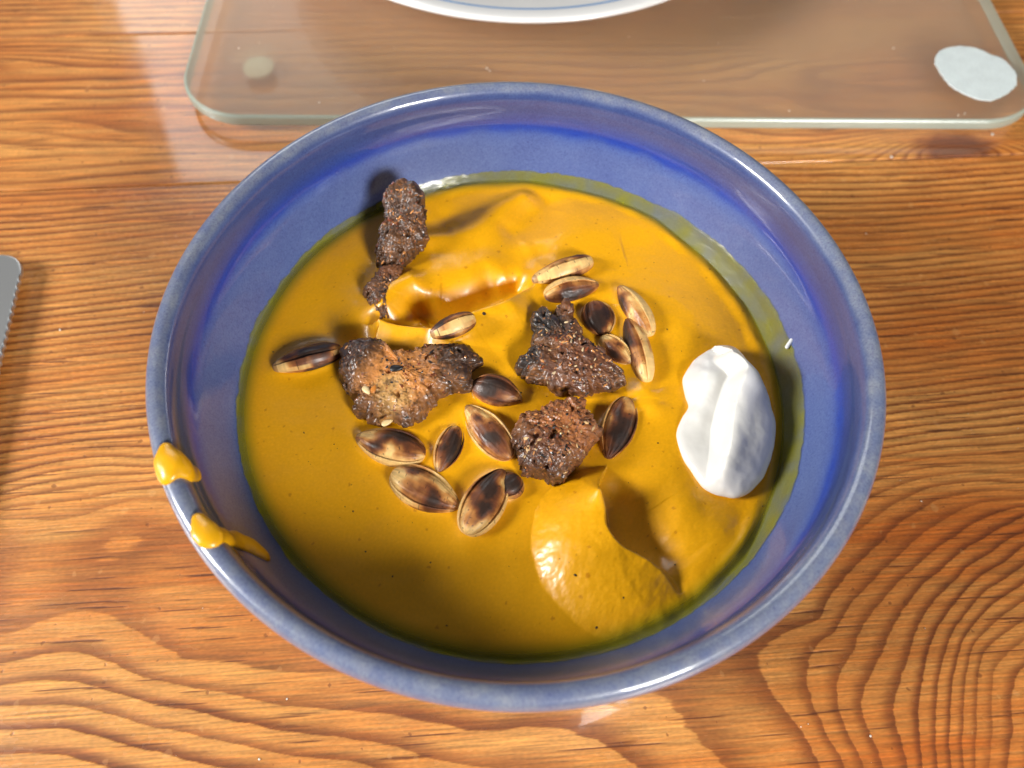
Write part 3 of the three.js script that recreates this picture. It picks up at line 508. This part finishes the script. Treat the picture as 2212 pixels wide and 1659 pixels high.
// ------------------------------------------------------------------ drips of soup on the rim
function drip(label, spec, n = 30) {                       // chain of round blobs joined smoothly, pressed on the wall
  const nodes = spec.map(([x, y, r]) => {
    const p = wallPoint(x, y), q = Math.hypot(p.x, p.z), lipC = V(p.x / q * 0.0876, H - 0.0028, p.z / q * 0.0876);
    const n = p.y > H - 0.004 ? p.clone().sub(lipC).normalize() : V(-p.x / q, 0.4, -p.z / q).normalize();
    return [p, r / 1000, n];
  });
  const lo = V(1, 1, 1), hi = V(-1, -1, -1); for (const [p, r] of nodes) { lo.min(p.clone().subScalar(r * 1.8)); hi.max(p.clone().addScalar(r * 1.8)); }
  const f = (x, y, z) => {
    let s = 0; const q = V(x, y, z);
    for (let i = 0; i < nodes.length - 1; i++) {
      const [a, ra, na] = nodes[i], [b, rb, nb] = nodes[i + 1], ab = b.clone().sub(a), t = clamp(q.clone().sub(a).dot(ab) / ab.lengthSq(), 0, 1), v = q.clone().sub(a).addScaledVector(ab, -t), dn = v.dot(na.clone().lerp(nb, t).normalize());
      const d = Math.sqrt(v.lengthSq() + 3.4 * dn * dn) - lerp(ra, rb, t);                      // flattened against the glaze
      s += Math.exp(-d / 0.001);
    }
    return -0.001 * Math.log(s + 1e-30) - 0.0002 * fbm(x * 400, y * 400, z * 400, 2);
  };
  // surface found by shrinking a sphere of rays from each node, joined: march the grid with surface nets
  const cs = 0.00042, nx = Math.ceil((hi.x - lo.x) / cs) + 2, ny = Math.ceil((hi.y - lo.y) / cs) + 2, nzz = Math.ceil((hi.z - lo.z) / cs) + 2, F = new Float32Array(nx * ny * nzz), id = (i, j, k) => i + nx * (j + ny * k);
  for (let k = 0; k < nzz; k++) for (let j = 0; j < ny; j++) for (let i = 0; i < nx; i++) F[id(i, j, k)] = f(lo.x + i * cs, lo.y + j * cs, lo.z + k * cs);
  const vert = new Map(), pos = [], idx = [];
  for (let k = 0; k < nzz - 1; k++) for (let j = 0; j < ny - 1; j++) for (let i = 0; i < nx - 1; i++) {
    let m = 0, c = [0, 0, 0], e = 0; const v = [];
    for (let b = 0; b < 8; b++) { const q = F[id(i + (b & 1), j + (b >> 1 & 1), k + (b >> 2))]; v.push(q); if (q < 0) m++; }
    if (!m || m === 8) continue;
    for (let a = 0; a < 8; a++) for (const bit of [1, 2, 4]) { const b = a ^ bit; if (b < a || (v[a] < 0) === (v[b] < 0)) continue; const t = v[a] / (v[a] - v[b]), A = [a & 1, a >> 1 & 1, a >> 2], B = [b & 1, b >> 1 & 1, b >> 2]; for (let q = 0; q < 3; q++) c[q] += A[q] + (B[q] - A[q]) * t; e++; }
    vert.set(id(i, j, k), pos.length / 3); pos.push(lo.x + (i + c[0] / e) * cs, lo.y + (j + c[1] / e) * cs, lo.z + (k + c[2] / e) * cs);
  }
  for (let k = 1; k < nzz - 1; k++) for (let j = 1; j < ny - 1; j++) for (let i = 1; i < nx - 1; i++) {
    const s = F[id(i, j, k)] < 0;
    for (const [di, dj, dk, q] of [[1, 0, 0, [[0, 0, 0], [0, -1, 0], [0, -1, -1], [0, 0, -1]]], [0, 1, 0, [[0, 0, 0], [0, 0, -1], [-1, 0, -1], [-1, 0, 0]]], [0, 0, 1, [[0, 0, 0], [-1, 0, 0], [-1, -1, 0], [0, -1, 0]]]]) {
      if (s === (F[id(i + di, j + dj, k + dk)] < 0)) continue;
      const w = q.map(([a, b, c]) => vert.get(id(i + a, j + b, k + c))); if (w.some((x) => x === undefined)) continue;
      if (s) idx.push(w[0], w[1], w[2], w[0], w[2], w[3]); else idx.push(w[0], w[2], w[1], w[0], w[3], w[2]);
    }
  }
  tag(part(numbered('soup_drip'), geoOf(pos, idx), dripM), label, 'drip', 'soup drips on the rim of the bowl');
}
const dripM = new THREE.MeshPhysicalMaterial({ color: new THREE.Color(...lin(233, 169, 7)), roughness: 0.4, clearcoat: 0.4, clearcoatRoughness: 0.15 });
drip('short yellow drip of soup with a stubby tongue over the rim', [[358, 968, 1.3], [360, 990, 1.9], [362, 1012, 1.9], [360, 1028, 1.3], [380, 1004, 2.3], [402, 1014, 2.4], [418, 1022, 2.3]]);
drip('long yellow drip of soup running from rim down the wall', [[428, 1120, 1.3], [440, 1146, 1.8], [454, 1158, 2.2], [482, 1160, 2.2], [512, 1168, 2.2], [542, 1182, 2.4], [566, 1198, 2.3]]);

// ------------------------------------------------------------------ pepper specks on the soup
{
  const gs = [], mk = (p, s) => { const g = new THREE.IcosahedronGeometry(1, 0); g.scale(s * (0.7 + 0.8 * rnd()), s * 0.5, s * (0.6 + 0.5 * rnd())); g.rotateY(rnd() * 6.3); g.translate(p.x, p.y, p.z); g.deleteAttribute('uv'); gs.push(g); };
  for (const [x, y, s] of [[763, 1105, 3.2], [657, 935, 2.5], [722, 960, 2.2], [1046, 704, 5], [590, 760, 2], [848, 1245, 2.4], [790, 1192, 2.2], [930, 1215, 2], [965, 1352, 2], [1240, 1252, 3.2], [1288, 1357, 3], [1342, 1300, 2], [1458, 1220, 2], [1420, 960, 2.6], [1535, 577, 2.6], [1340, 575, 2], [1440, 715, 2.4], [1125, 855, 3], [1180, 860, 2], [1300, 1080, 2], [1400, 812, 2.6], [1650, 1090, 2]]) { const p = S(x, y); mk(V(p.x, YS + soupHeight(p.x, p.z) + 0.00008, p.z), s * 0.00011); }
  for (let i = 0; i < 130; i++) { const a = rnd() * 6.283, r = 0.066 * Math.sqrt(rnd()), x = r * Math.cos(a), z = r * Math.sin(a); mk(V(x, YS + soupHeight(x, z) + 0.00005, z), 0.00007 + 0.00012 * rnd() * rnd()); }
  tag(part('pepper', mergeGeometries(gs), new THREE.MeshStandardMaterial({ color: new THREE.Color(...lin(46, 28, 14)), roughness: 0.6 })), 'fine dark specks of ground pepper over the soup', 'pepper', null, 'stuff');
}

// ------------------------------------------------------------------ glass board with feet
const boardTop = 0.0095, boardThick = 0.005;
{
  const a = at(540, 252, boardTop), b = at(2150, 262, boardTop), bx = b.clone().sub(a).setY(0).normalize(), bz = V(-bx.z, 0, bx.x);   // bz towards the viewer
  const left = at(394, 165, boardTop), right = at(2221, 150, boardTop);
  const x0 = left.clone().sub(a).dot(bx), x1 = right.clone().sub(a).dot(bx), r = 0.028, D = 0.28;
  const sh = new THREE.Shape(); const rr = (X0, Y0, X1, Y1, q) => { sh.moveTo(X0 + q, Y0); sh.lineTo(X1 - q, Y0); sh.absarc(X1 - q, Y0 + q, q, -Math.PI / 2, 0); sh.lineTo(X1, Y1 - q); sh.absarc(X1 - q, Y1 - q, q, 0, Math.PI / 2); sh.lineTo(X0 + q, Y1); sh.absarc(X0 + q, Y1 - q, q, Math.PI / 2, Math.PI); sh.lineTo(X0, Y0 + q); sh.absarc(X0 + q, Y0 + q, q, Math.PI, 1.5 * Math.PI); };
  rr(x0, 0, x1, D, r);
  const bev = 0.0013, g = new THREE.ExtrudeGeometry(sh, { depth: boardThick - 2 * bev, bevelEnabled: true, bevelThickness: bev, bevelSize: bev, bevelOffset: -bev, bevelSegments: 4, curveSegments: 24 });
  g.rotateX(-Math.PI / 2); g.translate(0, -boardThick + bev, 0);
  const board = thing('glass_board', 'frosted glass chopping board with rounded corners and green edge', 'glass board');
  board.position.copy(a); board.rotation.y = Math.atan2(-bx.z, bx.x);
  const rough = dataTex(512, 512, (u, v) => { const n = 128 + 120 * fbm(u * 90, v * 90, 1, 3); return [n, n, n]; }, false); rough.wrapS = rough.wrapT = THREE.MirroredRepeatWrapping; rough.repeat.set(12, 12);
  const sheet = new THREE.MeshPhysicalMaterial({ color: new THREE.Color(0.95, 0.97, 0.95), transmission: 1, thickness: 0, ior: 1.5, roughness: 0.58, bumpMap: rough, bumpScale: 0.00012 });
  const edge = new THREE.MeshPhysicalMaterial({ color: new THREE.Color(0.52, 0.62, 0.54), transmission: 0.45, thickness: 0, roughness: 0.3, clearcoat: 0.6, clearcoatRoughness: 0.2 });
  part('glass', g, [sheet, edge], board);
  const foot = (px, py, rad, m, nm) => { const p = at(px, py, 0.003).sub(a).setY(0), l = V(p.dot(bx), 0, -p.dot(bz)); const fg = new THREE.LatheGeometry([[0, 0], [rad * 0.62, 0], [rad * 0.85, 0.0012], [rad, 0.0032], [rad, 0.0043], [0, 0.0043]].map(([q, y]) => new THREE.Vector2(q, y)), 40); const f = part(nm, fg, m, board); f.position.set(l.x, -a.y + 0.0001, -l.z); return f; };
  const soft = new THREE.MeshPhysicalMaterial({ color: new THREE.Color(0.60, 0.48, 0.32), roughness: 0.4 });
  foot(560, 150, 0.0065, soft, 'foot'); foot(2112, 168, 0.0062, soft, 'foot');
  const ovalMap = dataTex(512, 512, (u, v) => { const n = 1 + 0.08 * fbm(u * 160, v * 160, 3, 3) + 0.05 * fbm(u * 20, v * 20, 5, 2); return [204 * n, 213 * n, 212 * n]; }); ovalMap.repeat.set(8, 8);
  // flat white oval patch at the right-hand corner
  const c = at(2110, 160, boardTop).sub(a).setY(0), pts = [];
  for (const [x, y] of [[2018, 135], [2030, 112], [2065, 103], [2105, 106], [2140, 122], [2165, 130], [2190, 158], [2192, 185], [2165, 208], [2130, 218], [2085, 205], [2045, 178]]) { const p = at(x, y, boardTop).sub(a); pts.push(new THREE.Vector2(p.dot(bx), -p.dot(bz))); }
  const ps = new THREE.Shape(new THREE.SplineCurve([...pts, pts[0]]).getPoints(160).map((q) => q.add(new THREE.Vector2(0.0006 * nz(q.x * 520, q.y * 520, 1), 0.0006 * nz(q.x * 520, q.y * 520, 7)))));
  const pg = new THREE.ExtrudeGeometry(ps, { depth: 0.0004, bevelEnabled: true, bevelThickness: 0.0001, bevelSize: 0.0002, bevelSegments: 2 }); pg.rotateX(-Math.PI / 2); pg.translate(0, 0.00015, 0);
  part('oval_patch', pg, new THREE.MeshPhysicalMaterial({ map: ovalMap, roughness: 0.6, bumpMap: ovalMap, bumpScale: 0.0002 }), board).userData.label = 'flat white oval patch on the corner of the board';
}

// ------------------------------------------------------------------ plate on the board
{
  const y = boardTop, rimY = y + 0.0222, R = 0.118, f = at(1108, 43, rimY), back = V(0, 0, -1);
  const plate = thing('plate', 'white plate with a thin pale blue ring near its rim', 'plate');
  plate.position.set(f.x, y, f.z - R);
  const prof = [[0, 0.004], [0.05, 0.004], [0.068, 0.0055], [0.078, 0.0105], [0.092, 0.0165], [0.106, 0.0205], [0.114, 0.0222], [0.1172, 0.0222], [0.118, 0.0212], [0.1165, 0.0196], [0.104, 0.0165], [0.088, 0.0118], [0.074, 0.005], [0.066, 0.0012], [0.064, 0.0002], [0.061, 0.0002], [0.06, 0.002], [0, 0.0022]].map(([r, h]) => V(r, h, 0));
  const sm = new THREE.CatmullRomCurve3(prof, false, 'centripetal').getPoints(160).map((p) => new THREE.Vector2(Math.max(0, p.x), p.y));
  part('body', new THREE.LatheGeometry(sm, 160), new THREE.MeshPhysicalMaterial({ color: new THREE.Color(0.80, 0.79, 0.77), roughness: 0.25, clearcoat: 0.8, clearcoatRoughness: 0.08 }), plate);
  const ring = []; for (let k = 0; k <= 6; k++) { const r = 0.1093 + 0.0012 * k / 6; ring.push(new THREE.Vector2(r, 0.0205 + (r - 0.106) / 0.008 * 0.0017 + 0.00035)); }
  part('blue_ring', new THREE.LatheGeometry(ring, 160), new THREE.MeshPhysicalMaterial({ color: new THREE.Color(...lin(110, 160, 215)), roughness: 0.25, clearcoat: 0.8, side: THREE.DoubleSide }), plate);
}

// ------------------------------------------------------------------ table knife
{
  const hk = 0.0048, tip = at(30, 531, hk), lo = at(2, 783, hk), ed = at(51, 575, hk), ax = lo.clone().sub(ed).setY(0).normalize(), wx = V(ax.z, 0, -ax.x);    // ax towards the handle; wx to the serrated edge
  if (wx.x < 0) wx.negate();
  const knife = thing('table_knife', 'steel table knife with a rounded serrated tip lying on the table', 'knife');
  knife.position.copy(ed).setY(0);
  knife.quaternion.setFromRotationMatrix(new THREE.Matrix4().makeBasis(wx, V(0, 1, 0), V(0, 0, 0).crossVectors(wx, V(0, 1, 0))));
  const sgn = V(0, 0, 0).crossVectors(wx, V(0, 1, 0)).dot(ax) > 0 ? 1 : -1;            // local z along the blade
  const steel = new THREE.MeshStandardMaterial({ color: new THREE.Color(0.72, 0.72, 0.71), metalness: 1, roughness: 0.42 });
  const L = 0.105, W = 0.020, e = [], tl = at(0, 529, hk).sub(ed);
  const sh = new THREE.Shape();
  sh.moveTo(-W, L); sh.lineTo(-W, 0.004); sh.quadraticCurveTo(-W * 0.98, -0.0045, -W * 0.6, -0.0062); sh.quadraticCurveTo(-0.0068, -0.0066, -0.0036, -0.0042); sh.quadraticCurveTo(-0.0006, -0.0016, -0.0001, 0.0034);
  const pitch = 0.0034; for (let k = 1; k < 20; k++) { const z = k * pitch, x = -0.000003 - 0.0000 * k; sh.quadraticCurveTo(x - 0.0011, z + pitch * 0.5, x, z + pitch); }
  sh.lineTo(0, L); sh.lineTo(-W, L);
  const g = new THREE.ExtrudeGeometry(sh, { depth: 0.0008, bevelEnabled: true, bevelThickness: 0.0005, bevelSize: 0.0005, bevelOffset: -0.0005, bevelSegments: 3, curveSegments: 8 });
  g.rotateX(Math.PI / 2); g.translate(0, hk - 0.0002, 0); if (sgn < 0) g.scale(1, 1, -1);
  const blade = part('blade', g, steel, knife);
  if (sgn < 0) { const ix = g.index; const P = g.attributes.position; for (let i = 0; i < P.count; i += 3) { for (const n of ['position', 'normal', 'uv']) { const A = g.attributes[n], s = A.itemSize; for (let c = 0; c < s; c++) { const t = A.array[(i + 1) * s + c]; A.array[(i + 1) * s + c] = A.array[(i + 2) * s + c]; A.array[(i + 2) * s + c] = t; } } } g.computeVertexNormals(); }
  for (let k = 0; k < 19; k++) { const c = new THREE.CapsuleGeometry(0.00042, 0.0024, 4, 8); c.rotateZ(Math.PI / 2); c.scale(1, 0.8, 1.6); const t = part('serration', c, steel, knife); t.position.set(-0.0021, hk - 0.0004, sgn * (k + 1) * pitch); t.rotation.y = sgn * 0.25; }
  const hg = new THREE.CapsuleGeometry(0.0075, 0.078, 8, 20); hg.rotateX(Math.PI / 2); hg.scale(1.1, 0.52, 1); hg.translate(-W / 2, 0.0042, sgn * (L + 0.046)); part('handle', hg, steel, knife);
}

// ------------------------------------------------------------------ crumbs and dust on table and board
{
  const gs = [], mk = (p, s) => { const g = new THREE.IcosahedronGeometry(1, 0); g.scale(s, s * 0.7, s * (0.6 + 0.6 * rnd())); g.rotateY(rnd() * 6.3); g.translate(p.x, p.y + s * 0.4, p.z); g.deleteAttribute('uv'); gs.push(g); };
  for (const [x, y, s, h] of [[2143, 291, 7, 0], [1925, 340, 6, 0], [130, 713, 4, 0], [516, 105, 4, boardTop], [1052, 148, 5, boardTop], [1058, 154, 4, boardTop], [690, 222, 4, boardTop], [560, 93, 3, boardTop], [1358, 80, 3, boardTop], [1930, 104, 3, boardTop], [1705, 240, 3, boardTop], [1520, 175, 3, boardTop], [2070, 250, 3, boardTop], [2084, 246, 3, boardTop], [1990, 1083, 3, 0], [1880, 1590, 3, 0], [560, 1640, 3, 0], [1870, 505, 3, 0], [620, 1510, 3, 0], [1730, 1570, 2, 0]]) mk(at(x, y, h), s * 0.00011);
  for (let i = 0; i < 70; i++) mk(at(rnd() * 2212, 300 + rnd() * 1350, 0.00005), 0.00008 + 0.00014 * rnd() * rnd());
  for (let i = 0; i < 45; i++) mk(at(460 + rnd() * 1650, rnd() * 230, boardTop), 0.00008 + 0.00016 * rnd() * rnd());
  const inBowl = (g) => { g.computeBoundingSphere(); const c = g.boundingSphere.center; return Math.hypot(c.x, c.z) < 0.1; };
  tag(part('crumbs', mergeGeometries(gs.filter((g) => !inBowl(g))), new THREE.MeshStandardMaterial({ color: new THREE.Color(0.72, 0.66, 0.56), roughness: 0.7 })), 'scattered pale crumbs and dust on the table and glass board', 'crumbs', null, 'stuff');
}
shade(scene);
renderer.render(scene, camera);
